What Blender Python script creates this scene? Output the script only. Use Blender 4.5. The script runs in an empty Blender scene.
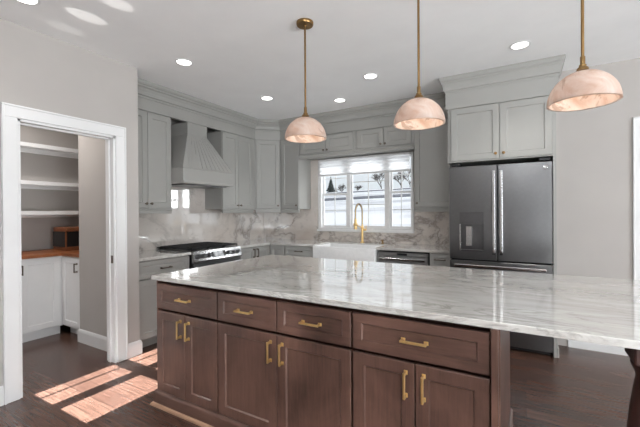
import bpy, bmesh, math, random
from mathutils import Vector, Matrix

PI = math.pi
scene = bpy.context.scene
COL = scene.collection

# ---------------------------------------------------------------- camera
EYE = 1.35
yaw, roll, pitch = math.radians(30.16), math.radians(-0.37), math.radians(-0.204)
fw = Vector((-math.sin(yaw) * math.cos(pitch), math.cos(yaw) * math.cos(pitch), math.sin(pitch)))
rt = Vector((math.cos(yaw), math.sin(yaw), 0))
up = rt.cross(fw)
r2 = math.cos(roll) * rt + math.sin(roll) * up
u2 = -math.sin(roll) * rt + math.cos(roll) * up
cam_d = bpy.data.cameras.new('camera')
cam_d.sensor_fit = 'HORIZONTAL'
cam_d.sensor_width = 36
cam_d.lens = 353.5 / 640 * 36
cam_d.clip_start = 0.05
cam_d.clip_end = 500
cam = bpy.data.objects.new('camera', cam_d)
COL.objects.link(cam)
cam.matrix_world = Matrix(((r2.x, u2.x, -fw.x, 0), (r2.y, u2.y, -fw.y, 0), (r2.z, u2.z, -fw.z, EYE), (0, 0, 0, 1)))
scene.camera = cam

# ---------------------------------------------------------------- world, exposure
scene.view_settings.view_transform = 'Standard'
scene.view_settings.look = 'None'
scene.view_settings.gamma = 1
scene.view_settings.use_curve_mapping = False
scene.view_settings.exposure = 0.15
w = bpy.data.worlds.new('winter_sky')
scene.world = w
w.use_nodes = True
nt = w.node_tree
bg = nt.nodes['Background']
tc = nt.nodes.new('ShaderNodeTexCoord')
sx = nt.nodes.new('ShaderNodeSeparateXYZ')
rmp = nt.nodes.new('ShaderNodeValToRGB')
nt.links.new(tc.outputs['Generated'], sx.inputs[0])
nt.links.new(sx.outputs['Z'], rmp.inputs[0])
nt.links.new(rmp.outputs[0], bg.inputs[0])
rmp.color_ramp.elements[0].position = 0.0
rmp.color_ramp.elements[0].color = (0.76, 0.84, 0.90, 1)
rmp.color_ramp.elements[1].position = 0.5
rmp.color_ramp.elements[1].color = (1.30, 1.34, 1.38, 1)
bg.inputs[1].default_value = 0.86

SUN_EL = math.radians(24)
SUN_TAN = math.tan(SUN_EL)
YS = -2.9                      # south wall of the room (behind the camera)


def lamp(name, kind, loc, energy, color=(1, 1, 1), target=None, **kw):
    d = bpy.data.lights.new(name, kind)
    d.energy = energy
    d.color = color
    for k, v in kw.items():
        setattr(d, k, v)
    o = bpy.data.objects.new(name, d)
    COL.objects.link(o)
    o.location = loc
    if target is not None:
        o.rotation_euler = (Vector(target) - Vector(loc)).to_track_quat('-Z', 'Y').to_euler()
    return o


# sunbeam through the high window behind the camera
lamp('sunbeam', 'SPOT', (-2.87, 1.6 - 120 * math.cos(SUN_EL), 120 * math.sin(SUN_EL)), 15000000, (0.88, 0.97, 1.0),
     target=(-2.87, 1.6, 0), spot_size=math.radians(0.9), spot_blend=0.0, shadow_soft_size=0.06)
# daylight standing in the big windows behind and to the right of the camera
lamp('south_daylight', 'AREA', (2.45, YS - 0.12, 1.35), 75, (0.93, 0.975, 1.0), target=(2.45, 0, 1.35),
     shape='RECTANGLE', size=3.0, size_y=2.1)
lamp('east_daylight', 'AREA', (4.66, 0.4, 1.35), 150, (0.93, 0.975, 1.0), target=(0, 0.4, 1.35),
     shape='RECTANGLE', size=3.6, size_y=2.1)
# added fill lamp behind the camera, bounced straight up off the ceiling
lamp('ceiling_bounce_fill', 'AREA', (0.2, -0.7, 2.3), 62, (0.95, 0.98, 1.0), target=(0.2, -0.6, 2.74), shape='DISK', size=0.7)
# added spots behind the camera that throw the sun patches onto the ceiling
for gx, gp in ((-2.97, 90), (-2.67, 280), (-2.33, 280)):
    lamp('ceiling_patch_spot', 'SPOT', (gx - .1, -1.6, 0.8), gp, (1.0, 0.97, 0.93), target=(gx, 1.335, 2.74), spot_size=math.radians(2.4),
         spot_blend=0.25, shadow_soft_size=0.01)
# added fill lamps outside the kitchen window, out of the camera's view
lamp('north_window_fill', 'AREA', (-1.7, 6.6, 3.6), 100, (0.95, 0.98, 1.0), target=(-2.0, 4.6, 1.2), shape='RECTANGLE', size=3.0, size_y=1.2)
lamp('north_east_window_fill', 'AREA', (1.3, 6.7, 2.3), 110, (0.95, 0.98, 1.0), target=(-2.9, 4.5, 1.6), shape='RECTANGLE', size=1.6, size_y=1.6)
# added lamps low outside the south and east windows, brightening the ceiling
lamp('south_ceiling_fill', 'AREA', (2.4, YS - 2.2, -0.2), 170, (0.93, 0.975, 1.0), target=(-0.6, 2.2, 2.74),
     shape='RECTANGLE', size=4.0, size_y=2.0)
lamp('east_ceiling_fill', 'AREA', (6.7, 0.3, -0.2), 500, (0.93, 0.975, 1.0), target=(-1.2, 2.0, 2.74),
     shape='RECTANGLE', size=4.4, size_y=2.0)

# ---------------------------------------------------------------- materials


def mat(name):
    m = bpy.data.materials.new(name)
    m.use_nodes = True
    n = m.node_tree.nodes
    return m, n, m.node_tree.links, n['Principled BSDF']


def setp(b, **kw):
    names = dict(color='Base Color', rough='Roughness', metal='Metallic', spec='Specular IOR Level', coat='Coat Weight',
                 coat_rough='Coat Roughness', trans='Transmission Weight', ior='IOR', emit='Emission Color',
                 emit_s='Emission Strength', aniso='Anisotropic')
    for k, v in kw.items():
        if k in ('color', 'emit') and len(v) == 3:
            v = (*v, 1)
        b.inputs[names[k]].default_value = v


def srgb(r, g, b):
    f = lambda c: c / 12.92 if c <= 0.04045 else ((c + 0.055) / 1.055) ** 2.4
    return (f(r / 255), f(g / 255), f(b / 255))


def coords(n, l, scale=(1, 1, 1), rot=(0, 0, 0), kind='Object'):
    t = n.new('ShaderNodeTexCoord')
    mp = n.new('ShaderNodeMapping')
    mp.inputs['Scale'].default_value = scale
    mp.inputs['Rotation'].default_value = rot
    l.new(t.outputs[kind], mp.inputs[0])
    return mp.outputs[0]


def world_coords(n, l, scale=(1, 1, 1), rot=(0, 0, 0)):
    t = n.new('ShaderNodeNewGeometry')
    mp = n.new('ShaderNodeMapping')
    mp.inputs['Scale'].default_value = scale
    mp.inputs['Rotation'].default_value = rot
    l.new(t.outputs['Position'], mp.inputs[0])
    return mp.outputs[0]


def noise(n, l, vec, scale, detail=4, rough=0.5, dist=0):
    x = n.new('ShaderNodeTexNoise')
    x.inputs['Scale'].default_value = scale
    x.inputs['Detail'].default_value = detail
    x.inputs['Roughness'].default_value = rough
    x.inputs['Distortion'].default_value = dist
    l.new(vec, x.inputs['Vector'])
    return x.outputs['Fac']


def ramp(n, l, fac, stops):
    r = n.new('ShaderNodeValToRGB')
    e = r.color_ramp.elements
    while len(e) < len(stops):
        e.new(0.5)
    for el, (p, c) in zip(e, stops):
        el.position = p
        el.color = (*c, 1) if len(c) == 3 else c
    l.new(fac, r.inputs[0])
    return r.outputs[0]


def mixc(n, l, fac, a, b, mode='MIX'):
    m = n.new('ShaderNodeMix')
    m.data_type = 'RGBA'
    m.blend_type = mode
    for s, v in ((m.inputs[0], fac), (m.inputs[6], a), (m.inputs[7], b)):
        if isinstance(v, (int, float)):
            s.default_value = v
        elif isinstance(v, tuple):
            s.default_value = (*v, 1) if len(v) == 3 else v
        else:
            l.new(v, s)
    return m.outputs[2]


def bump(n, l, b, h, strength=0.1, dist=0.002):
    x = n.new('ShaderNodeBump')
    x.inputs['Strength'].default_value = strength
    x.inputs['Distance'].default_value = dist
    l.new(h, x.inputs['Height'])
    l.new(x.outputs[0], b.inputs['Normal'])


def paint(name, c, rough=0.5, spec=0.4, tex=True):
    m, n, l, b = mat(name)
    setp(b, color=c, rough=rough, spec=spec)
    v = world_coords(n, l)
    f = noise(n, l, v, 3, 3)
    l.new(ramp(n, l, f, [(0.3, tuple(x * 0.97 for x in c)), (0.7, tuple(min(1, x * 1.02) for x in c))]), b.inputs['Base Color'])
    if tex:
        bump(n, l, b, noise(n, l, v, 260, 2), 0.05, 0.001)
    return m


def metal(name, c, rough=0.3, brushed=None):
    m, n, l, b = mat(name)
    setp(b, color=c, rough=rough, metal=1.0)
    if brushed:
        f = noise(n, l, world_coords(n, l, brushed), 30, 3)
        mr = n.new('ShaderNodeMapRange')
        mr.inputs[3].default_value = rough * 0.75
        mr.inputs[4].default_value = rough * 1.3
        l.new(f, mr.inputs[0])
        l.new(mr.outputs[0], b.inputs['Roughness'])
    else:
        f = noise(n, l, world_coords(n, l), 40, 2)
        l.new(ramp(n, l, f, [(0.3, tuple(x * 0.94 for x in c)), (0.7, c)]), b.inputs['Base Color'])
    return m


def plain(name, c, rough=0.5, spec=0.5):
    m, n, l, b = mat(name)
    setp(b, color=c, rough=rough, spec=spec)
    f = noise(n, l, world_coords(n, l), 25, 2)
    l.new(ramp(n, l, f, [(0.3, tuple(x * 0.93 for x in c)), (0.7, c)]), b.inputs['Base Color'])
    return m


def emitter(name, c, s):
    m, n, l, b = mat(name)
    setp(b, color=(0.9, 0.9, 0.9), emit=c, emit_s=s)
    return m


def wood(name, dark, light, axis, rough=0.33, coat=0.35, blotch=2.5):
    m, n, l, b = mat(name)
    sc = {'x': (1.0, 14, 14), 'z': (14, 14, 1.0), 'y': (14, 1, 14)}[axis]
    g = noise(n, l, world_coords(n, l, sc), 5, 6, 0.6, 0.4)
    bl = noise(n, l, world_coords(n, l), blotch, 4, 0.55, 0.6)
    c1 = ramp(n, l, g, [(0.25, dark), (0.75, light)])
    c2 = ramp(n, l, bl, [(0.3, tuple(x * 0.75 for x in dark)), (0.72, tuple(x * 1.15 for x in light))])
    l.new(mixc(n, l, 0.6, c1, c2), b.inputs['Base Color'])
    setp(b, rough=rough, coat=coat, coat_rough=0.25)
    bump(n, l, b, g, 0.04, 0.001)
    return m


def stone(name, base, mid, vein, rot, stretch, scale, rough=0.08, spec=0.8, fine=1.0, warm=None, dist=1.6, coat_ior=2.3):
    m, n, l, b = mat(name)
    v = world_coords(n, l, stretch, rot)
    cloud = noise(n, l, v, 1.3 * scale, 6, 0.6, 0.8)
    c = ramp(n, l, cloud, [(0.32, mid), (0.62, base)])
    n1 = noise(n, l, v, 2.2 * scale, 8, 0.62, dist)
    # thin veins where the noise crosses its middle value
    sub = n.new('ShaderNodeMath'); sub.operation = 'SUBTRACT'; sub.inputs[1].default_value = 0.5
    ab = n.new('ShaderNodeMath'); ab.operation = 'ABSOLUTE'
    l.new(n1, sub.inputs[0]); l.new(sub.outputs[0], ab.inputs[0])
    vf = ramp(n, l, ab.outputs[0], [(0.0, (0.85 * fine,) * 3), (0.012, (0.5 * fine,) * 3), (0.045, (0, 0, 0))])
    patch = ramp(n, l, noise(n, l, v, 0.9 * scale, 2), [(0.38, (0, 0, 0)), (0.54, (1, 1, 1))])
    fac = mixc(n, l, 1.0, vf, patch, 'MULTIPLY')
    c = mixc(n, l, fac, c, vein)
    n2 = noise(n, l, v, 9 * scale, 6, 0.7, 0.8)
    f2 = ramp(n, l, n2, [(0.56, (0, 0, 0)), (0.75, (0.55 * fine,) * 3)])
    c = mixc(n, l, f2, c, vein)
    if warm:
        n3 = noise(n, l, v, 1.0 * scale, 3, 0.5, 2.0)
        c = mixc(n, l, ramp(n, l, n3, [(0.55, (0, 0, 0)), (0.75, (0.6, 0.6, 0.6))]), c, warm)
    l.new(c, b.inputs['Base Color'])
    setp(b, rough=rough, spec=spec, coat=1.0, coat_rough=0.03)
    b.inputs['Coat IOR'].default_value = coat_ior
    return m


M = {}
M['wall'] = paint('wall_paint', srgb(187, 182, 178), 0.85, 0.2, False)
M['ceiling'] = paint('ceiling_paint', srgb(250, 250, 250), 0.95, 0.1, False)
M['trim'] = paint('white_trim_paint', srgb(236, 236, 236), 0.35, 0.4, False)
M['white'] = paint('white_cabinet_paint', srgb(246, 246, 246), 0.4, 0.4, False)
M['gray'] = paint('gray_cabinet_paint', srgb(165, 164, 160), 0.42, 0.4, False)
M['wood_v'] = wood('dark_stained_wood', srgb(58, 40, 34), srgb(122, 90, 78), 'z')
M['wood_h'] = wood('dark_stained_wood_rails', srgb(58, 40, 34), srgb(122, 90, 78), 'x')
M['wood_dark'] = wood('dark_stained_wood_leg', srgb(36, 20, 17), srgb(70, 42, 36), 'z')
M['butcher'] = wood('pantry_counter_wood', srgb(120, 66, 34), srgb(176, 108, 62), 'y', 0.45, 0.05, 4)
M['box_wood'] = wood('bread_box_wood', srgb(108, 60, 34), srgb(150, 92, 56), 'y', 0.5, 0.0, 4)
M['quartz'] = stone('island_quartzite', srgb(228, 226, 221), srgb(200, 196, 191), srgb(140, 134, 128), (0, 0, 0.12), (0.6, 2.2, 2.2), 1.7,
                    rough=0.2, spec=0.5, fine=0.7)
M['marble'] = stone('backsplash_marble', srgb(226, 218, 211), srgb(204, 194, 186), srgb(116, 106, 100), (0.5, 0.6, 0.7), (0.75, 0.8, 0.95), 1.0,
                    rough=0.2, spec=0.5, fine=0.9, dist=0.45, coat_ior=2.1, warm=srgb(196, 178, 164))
M['steel'] = metal('stainless_steel', srgb(120, 120, 121), 0.29)
M['steel_hi'] = metal('polished_steel', srgb(205, 205, 206), 0.2)
M['steel_dk'] = metal('dark_stainless', srgb(105, 105, 106), 0.3)
M['steel_satin'] = metal('satin_steel', srgb(160, 160, 160), 0.5)
M['brass'] = metal('brushed_brass', srgb(246, 212, 148), 0.36)
M['brass_dk'] = metal('aged_brass', srgb(150, 120, 80), 0.35)
M['pewter'] = metal('pewter', srgb(120, 110, 100), 0.4)
M['black'] = plain('black_enamel', (0.012, 0.012, 0.013), 0.35)
M['iron'] = plain('cast_iron', (0.02, 0.02, 0.021), 0.6)
M['gap'] = plain('black_gasket', (0.006, 0.006, 0.006), 0.8)
M['screen'] = plain('black_glass', (0.015, 0.016, 0.018), 0.06)
M['porcelain'] = plain('white_fireclay', srgb(240, 240, 240), 0.12)
M['vinyl'] = plain('white_vinyl', srgb(240, 240, 240), 0.35)
M['shoe'] = wood('oak_shoe_molding', srgb(140, 106, 84), srgb(188, 150, 122), 'x', 0.45, 0.0)
m, n, l, b = mat('snow')
f = noise(n, l, world_coords(n, l, (0.12, 0.5, 0.5)), 1.0, 5, 0.6, 0.6)
l.new(ramp(n, l, f, [(0.34, srgb(188, 192, 200)), (0.56, srgb(240, 243, 247))]), b.inputs['Base Color'])
setp(b, rough=0.9, spec=0.1)
M['snow'] = m
M['road'] = plain('wet_asphalt', srgb(120, 124, 132), 0.8, 0.1)
M['bark'] = plain('winter_bark', srgb(84, 78, 76), 0.9, 0.1)
M['needle'] = plain('dark_needles', srgb(58, 66, 66), 0.95, 0.1)
M['lens'] = emitter('downlight_lens', (1.0, 0.97, 0.93), 5.0)
M['bulb'] = emitter('warm_bulb', (1.0, 0.74, 0.5), 4.0)

# floor: dark brown planks running along x
m, n, l, b = mat('floor_planks')
v = world_coords(n, l)
br = n.new('ShaderNodeTexBrick')
br.offset = 0.37
br.inputs['Scale'].default_value = 1
br.inputs['Brick Width'].default_value = 1.25
br.inputs['Row Height'].default_value = 0.127
br.inputs['Mortar Size'].default_value = 0.0016
br.inputs['Mortar Smooth'].default_value = 0.2
br.inputs['Bias'].default_value = 0.0
br.inputs['Color1'].default_value = (*srgb(80, 56, 47), 1)
br.inputs['Color2'].default_value = (*srgb(100, 73, 62), 1)
br.inputs['Mortar'].default_value = (*srgb(38, 25, 21), 1)
l.new(v, br.inputs[0])
g = noise(n, l, world_coords(n, l, (1.2, 18, 1)), 4, 7, 0.65, 0.5)
gr = ramp(n, l, g, [(0.3, (0.50, 0.48, 0.46)), (0.7, (1.30, 1.27, 1.25))])
c = mixc(n, l, 1.0, br.outputs['Color'], gr, 'MULTIPLY')
l.new(c, b.inputs['Base Color'])
setp(b, rough=0.27, spec=0.8)
bump(n, l, b, g, 0.05, 0.001)
M['floor'] = m

# clear window glass (mostly see-through, a little mirror)
m, n, l, b = mat('window_glass')
n.remove(b)
tr = n.new('ShaderNodeBsdfTransparent')
gl = n.new('ShaderNodeBsdfGlossy')
gl.inputs['Roughness'].default_value = 0.02
mx = n.new('ShaderNodeMixShader')
mx.inputs[0].default_value = 0.05
l.new(tr.outputs[0], mx.inputs[1])
l.new(gl.outputs[0], mx.inputs[2])
l.new(mx.outputs[0], n['Material Output'].inputs[0])
M['glass'] = m

# pleated window shade, lets daylight through
m, n, l, b = mat('shade_fabric')
tl = n.new('ShaderNodeBsdfTranslucent')
tl.inputs[0].default_value = (0.95, 0.95, 0.95, 1)
mx = n.new('ShaderNodeMixShader')
mx.inputs[0].default_value = 0.88
setp(b, color=(0.88, 0.88, 0.88), rough=0.9, spec=0.1)
l.new(b.outputs[0], mx.inputs[1])
l.new(tl.outputs[0], mx.inputs[2])
l.new(mx.outputs[0], n['Material Output'].inputs[0])
M['shade'] = m

# alabaster of the pendant bowls
m, n, l, b = mat('alabaster')
v = coords(n, l)
cl = noise(n, l, v, 7, 5, 0.6, 1.5)
c = ramp(n, l, cl, [(0.3, srgb(206, 176, 156)), (0.5, srgb(222, 206, 196)), (0.7, srgb(232, 224, 218))])
vn = noise(n, l, v, 4, 6, 0.6, 2.5)
c = mixc(n, l, ramp(n, l, vn, [(0.56, (0, 0, 0)), (0.64, (0.8, 0.8, 0.8))]), c, srgb(172, 146, 128))
l.new(c, b.inputs['Base Color'])
setp(b, rough=0.35, spec=0.4)
tl = n.new('ShaderNodeBsdfTranslucent')
l.new(c, tl.inputs[0])
mx = n.new('ShaderNodeMixShader')
mx.inputs[0].default_value = 0.42
l.new(b.outputs[0], mx.inputs[1])
l.new(tl.outputs[0], mx.inputs[2])
l.new(mx.outputs[0], n['Material Output'].inputs[0])
M['alabaster'] = m

# ---------------------------------------------------------------- mesh helpers


def BM():
    return bmesh.new()


def box(bm, x0, x1, y0, y1, z0, z1, bev=0.0, seg=1):
    vs = [bm.verts.new(p) for p in ((x0, y0, z0), (x1, y0, z0), (x1, y1, z0), (x0, y1, z0),
                                    (x0, y0, z1), (x1, y0, z1), (x1, y1, z1), (x0, y1, z1))]
    fs = [bm.faces.new([vs[i] for i in q]) for q in ((0, 3, 2, 1), (4, 5, 6, 7), (0, 1, 5, 4), (1, 2, 6, 5), (2, 3, 7, 6), (3, 0, 4, 7))]
    if bev > 0:
        es = list({e for f in fs for e in f.edges})
        bmesh.ops.bevel(bm, geom=es, offset=bev, segments=seg, affect='EDGES', profile=0.5)
    return bm


def lathe(bm, prof, cx=0, cy=0, seg=24, axis='z', cz=0):
    """prof: list of (radius, height)"""
    rings = []
    for r, h in prof:
        ring = []
        for i in range(seg):
            a = 2 * PI * i / seg
            p = (r * math.cos(a), r * math.sin(a), h)
            if axis == 'y':
                p = (p[0], p[2], p[1])
            elif axis == 'x':
                p = (p[2], p[0], p[1])
            ring.append(bm.verts.new((cx + p[0], cy + p[1], cz + p[2])))
        rings.append(ring)
    for a, b_ in zip(rings, rings[1:]):
        for i in range(seg):
            j = (i + 1) % seg
            bm.faces.new((a[i], a[j], b_[j], b_[i]))
    for ring, r in ((rings[0], prof[0][0]), (rings[-1], prof[-1][0])):
        if r > 1e-4:
            try:
                bm.faces.new(ring)
            except ValueError:
                pass
    return bm


def tube(bm, pts, rad, seg=8, cap=True):
    pts = [Vector(p) for p in pts]
    if not hasattr(rad, '__len__'):
        rad = [rad] * len(pts)
    rings = []
    ref = None
    for i, p in enumerate(pts):
        d = (pts[min(i + 1, len(pts) - 1)] - pts[max(i - 1, 0)]).normalized()
        if ref is None:
            ref = d.orthogonal().normalized()
        ref = (ref - d * ref.dot(d)).normalized()
        q = d.cross(ref)
        rings.append([bm.verts.new(p + rad[i] * (math.cos(2 * PI * k / seg) * ref + math.sin(2 * PI * k / seg) * q)) for k in range(seg)])
    for a, b_ in zip(rings, rings[1:]):
        for i in range(seg):
            j = (i + 1) % seg
            bm.faces.new((a[i], a[j], b_[j], b_[i]))
    if cap:
        bm.faces.new(rings[0][::-1])
        bm.faces.new(rings[-1])
    return bm


def sweep(bm, path, prof, closed_prof=True):
    """path: xy points; prof: (outward to the right of travel, z)."""
    P = [Vector((p[0], p[1])) for p in path]
    rows = []
    for i, p in enumerate(P):
        def nrm(a, b_):
            d = (b_ - a).normalized()
            return Vector((d.y, -d.x))
        if i == 0:
            k = nrm(P[0], P[1])
        elif i == len(P) - 1:
            k = nrm(P[-2], P[-1])
        else:
            a, c_ = nrm(P[i - 1], p), nrm(p, P[i + 1])
            k = (a + c_).normalized()
            k = k / max(0.2, k.dot(a))
        rows.append([bm.verts.new((p.x + k.x * o, p.y + k.y * o, z)) for o, z in prof])
    m_ = len(prof)
    for a, b_ in zip(rows, rows[1:]):
        for i in range(m_ if closed_prof else m_ - 1):
            j = (i + 1) % m_
            bm.faces.new((a[i], a[j], b_[j], b_[i]))
    if closed_prof:
        bm.faces.new(rows[0])
        bm.faces.new(rows[-1][::-1])
    return bm


def prism(bm, poly, axis, a0, a1):
    """poly: 2-D outline in the plane normal to axis ('x': (y,z), 'y': (x,z), 'z': (x,y))."""
    def pt(p, a):
        return {'x': (a, p[0], p[1]), 'y': (p[0], a, p[1]), 'z': (p[0], p[1], a)}[axis]
    A = [bm.verts.new(pt(p, a0)) for p in poly]
    B_ = [bm.verts.new(pt(p, a1)) for p in poly]
    bm.faces.new(A)
    bm.faces.new(B_[::-1])
    for i in range(len(poly)):
        j = (i + 1) % len(poly)
        bm.faces.new((A[i], B_[i], B_[j], A[j]))
    return bm


def shaker(bm, x0, x1, z0, z1, y, t=0.02, rail=0.057, rec=0.009):
    """frame-and-panel front facing -y, its back at y."""
    f = y - t
    ch = 0.0025

    def ring(i, yy):
        return [bm.verts.new(p) for p in ((x0 + i, yy, z0 + i), (x1 - i, yy, z0 + i), (x1 - i, yy, z1 - i), (x0 + i, yy, z1 - i))]
    R = [ring(0, y), ring(0, f + ch), ring(ch, f), ring(rail, f), ring(rail + 0.006, f + rec)]
    for a, b_ in zip(R, R[1:]):
        for i in range(4):
            j = (i + 1) % 4
            bm.faces.new((a[i], a[j], b_[j], b_[i]))
    bm.faces.new(R[-1])
    bm.faces.new(R[0][::-1])
    return bm


def obj(name, bm, material, parent=None, smooth=False, loc=None):
    bmesh.ops.recalc_face_normals(bm, faces=bm.faces[:])
    me = bpy.data.meshes.new(name)
    bm.to_mesh(me)
    bm.free()
    me.materials.append(material)
    if smooth:
        for p in me.polygons:
            p.use_smooth = True
        try:
            me.set_sharp_from_angle(angle=math.radians(40))
        except Exception:
            pass
    o = bpy.data.objects.new(name, me)
    COL.objects.link(o)
    if parent:
        o.parent = parent
    if loc:
        o.location = loc
    return o


def rebase(o, p):
    """move a single-mesh thing's origin to p without moving the thing."""
    p = Vector(p)
    o.data.transform(Matrix.Translation(-p))
    o.location = p
    return o


def tag(o, label, cat, group=None):
    o['label'] = label
    o['category'] = cat
    if group:
        o['group'] = group
    return o


def thing(name, label, cat, loc=(0, 0, 0), rotz=0, group=None):
    o = bpy.data.objects.new(name, None)
    COL.objects.link(o)
    o.empty_display_size = 0.1
    o.location = loc
    o.rotation_euler = (0, 0, rotz)
    return tag(o, label, cat, group)


def struct(name, bm, material, parent=None, smooth=False):
    o = obj(name, bm, material, parent, smooth)
    if parent is None:
        o['kind'] = 'structure'
    return o


def part_label(o, t):
    o['label'] = t
    return o


def copy_tree(o, parent=None):
    c_ = o.copy()
    COL.objects.link(c_)
    if parent:
        c_.parent = parent
    for ch in list(o.children):
        copy_tree(ch, c_)
    return c_


# ---------------------------------------------------------------- main planes
H = 2.74
XP = -3.21        # wall with the pantry doorway
YP = 2.06         # its far corner
XR = -3.86        # wall behind the range
YB = 4.73         # wall with the kitchen window
YF = 4.27         # wall right of the refrigerator
XE = 4.5

# ---------------------------------------------------------------- room shell
struct('floor', box(BM(), -5.3, XE + .1, YS - .1, YB + .1, -0.1, 0), M['floor'])
struct('ceiling', box(BM(), -5.3, XE + .1, YS - .1, YB + .1, H, H + 0.1), M['ceiling'])


def wall_x(bm, x0, x1, y0, y1, holes=(), z1=H):
    """wall lying along y between x0 and x1 with holes (ya, yb, za, zb), sorted by ya."""
    y = y0
    for ya, yb, za, zb in holes:
        if ya > y:
            box(bm, x0, x1, y, ya, 0, z1)
        if za > 0:
            box(bm, x0, x1, ya, yb, 0, za)
        if zb < z1:
            box(bm, x0, x1, ya, yb, zb, z1)
        y = yb
    if y1 > y:
        box(bm, x0, x1, y, y1, 0, z1)
    return bm


def wall_y(bm, y0, y1, x0, x1, holes=(), z1=H):
    x = x0
    for xa, xb, za, zb in holes:
        if xa > x:
            box(bm, x, xa, y0, y1, 0, z1)
        if za > 0:
            box(bm, xa, xb, y0, y1, 0, za)
        if zb < z1:
            box(bm, xa, xb, y0, y1, zb, z1)
        x = xb
    if x1 > x:
        box(bm, x, x1, y0, y1, 0, z1)
    return bm


DY0, DY1, DZ = 1.125, 1.838, 2.05      # pantry doorway
struct('wall_left', wall_x(BM(), XP - 0.12, XP, YS, YP, [(DY0, DY1, 0, DZ)]), M['wall'])
bm = BM()
box(bm, -4.08, XP - .12, 1.95, YP, 0, H)
struct('wall_pantry_side', bm, M['wall'])
struct('wall_range', wall_x(BM(), XR - 0.12, XR, YP, YB + .1), M['wall'])
WX0, WX1, WZ0, WZ1 = -2.77, -1.293, 1.08, 2.15
struct('wall_back', wall_y(BM(), YB, YB + 0.1, XR, 0.3, [(WX0, WX1, WZ0, WZ1)]), M['wall'])
bm = BM()
box(bm, 0.247, 0.36, YF, YB, 0, H)
wall_y(bm, YF, YF + .1, 0.36, XE, [(0.95, 1.85, 0, 2.11)])
struct('wall_right', bm, M['wall'])
# walls behind and beside the camera, with their windows
T0 = (1.22 - YS) * SUN_TAN
T1 = (2.30 - YS) * SUN_TAN
struct('wall_south', wall_y(BM(), YS - .1, YS, XP, XE, [(-3.17, -2.47, T0, T1), (0.95, 3.95, 0.3, 2.4)]), M['wall'])
struct('wall_east', wall_x(BM(), XE, XE + .1, YS, YF + .1, [(-1.4, 2.2, 0.3, 2.4)]), M['wall'])
bm = BM()
box(bm, -5.22, -5.10, 0.2, 2.8, 0, H)
struct('wall_pantry_back', bm, M['wall'])
bm = BM()
box(bm, -5.10, XP - .12, 0.2, 0.3, 0, H)
struct('wall_pantry_near', bm, M['wall'])
bm = BM()
box(bm, -5.10, -3.98, 2.68, 2.8, 0, H)
struct('wall_pantry_far', bm, M['wall'])


def grid_window(name, x0, x1, z0, z1, y, nx, nz, axis='y', bar=0.03, fr=0.06, xs=None, zs=None):
    root = bpy.data.objects.new(name, None)
    COL.objects.link(root)
    root['kind'] = 'structure'

    def bx(bm, a0, a1, b0, b1, d0, d1):
        if axis == 'y':
            box(bm, a0, a1, y + d0, y + d1, b0, b1)
        else:
            box(bm, y + d0, y + d1, a0, a1, b0, b1)
    bm = BM()
    bx(bm, x0, x0 + fr, z0, z1, -.03, .03); bx(bm, x1 - fr, x1, z0, z1, -.03, .03)
    bx(bm, x0 + fr, x1 - fr, z0, z0 + fr, -.03, .03); bx(bm, x0 + fr, x1 - fr, z1 - fr, z1, -.03, .03)
    obj('window_frame', bm, M['vinyl'], root)
    bm = BM()
    for i in range(1, nx):
        c0 = x0 + (x1 - x0) * i / nx
        bx(bm, c0 - bar, c0 + bar, z0 + fr, z1 - fr, -.02, .02)
    for i in range(1, nz):
        c0 = z0 + (z1 - z0) * i / nz
        bx(bm, x0 + fr, x1 - fr, c0 - bar, c0 + bar, -.015, .015)
    if nx > 1 or nz > 1:
        obj('muntins', bm, M['vinyl'], root)
    bm = BM()
    bx(bm, x0 + fr * .5, x1 - fr * .5, z0 + fr * .5, z1 - fr * .5, -.004, .004)
    obj('window_glass', bm, M['glass'], root)
    return root


grid_window('window_2', 0.95, 3.95, 0.3, 2.4, YS - .05, 4, 2)
grid_window('window_3', -1.4, 2.2, 0.3, 2.4, XE + .05, 4, 2, axis='x')
# high window that lets the sunbeam in: bars placed like the shadows on the floor
root = bpy.data.objects.new('window_4', None)
COL.objects.link(root)
root['kind'] = 'structure'
bm = BM()
zb = (1.905 - YS) * SUN_TAN
box(bm, -3.17, -2.47, YS - .07, YS - .04, zb - .022, zb + .022)
box(bm, -3.075, -3.055, YS - .07, YS - .04, T0, T1)
box(bm, -2.90, -2.79, YS - .07, YS - .04, T0, T1)
obj('muntins', bm, M['vinyl'], root)

# baseboards and casings
bb = [(0, 0), (.016, 0), (.016, .105), (.012, .122), (.006, .132), (0, .135)]
struct('baseboard_left', sweep(BM(), [(XP, 1.93), (XP, YP), (XP - .05, YP)][:2] + [(XP - .03, YP)], bb), M['trim'])
struct('baseboard_near', sweep(BM(), [(XP, YS), (XP, DY0 - .095)], bb), M['trim'])
struct('baseboard_pantry', sweep(BM(), [(-4.08, 1.985), (-4.08, 1.95), (XP - .12, 1.95)], bb), M['trim'])
struct('baseboard_right', sweep(BM(), [(0.36, YF), (0.855, YF)], bb), M['trim'])


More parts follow.
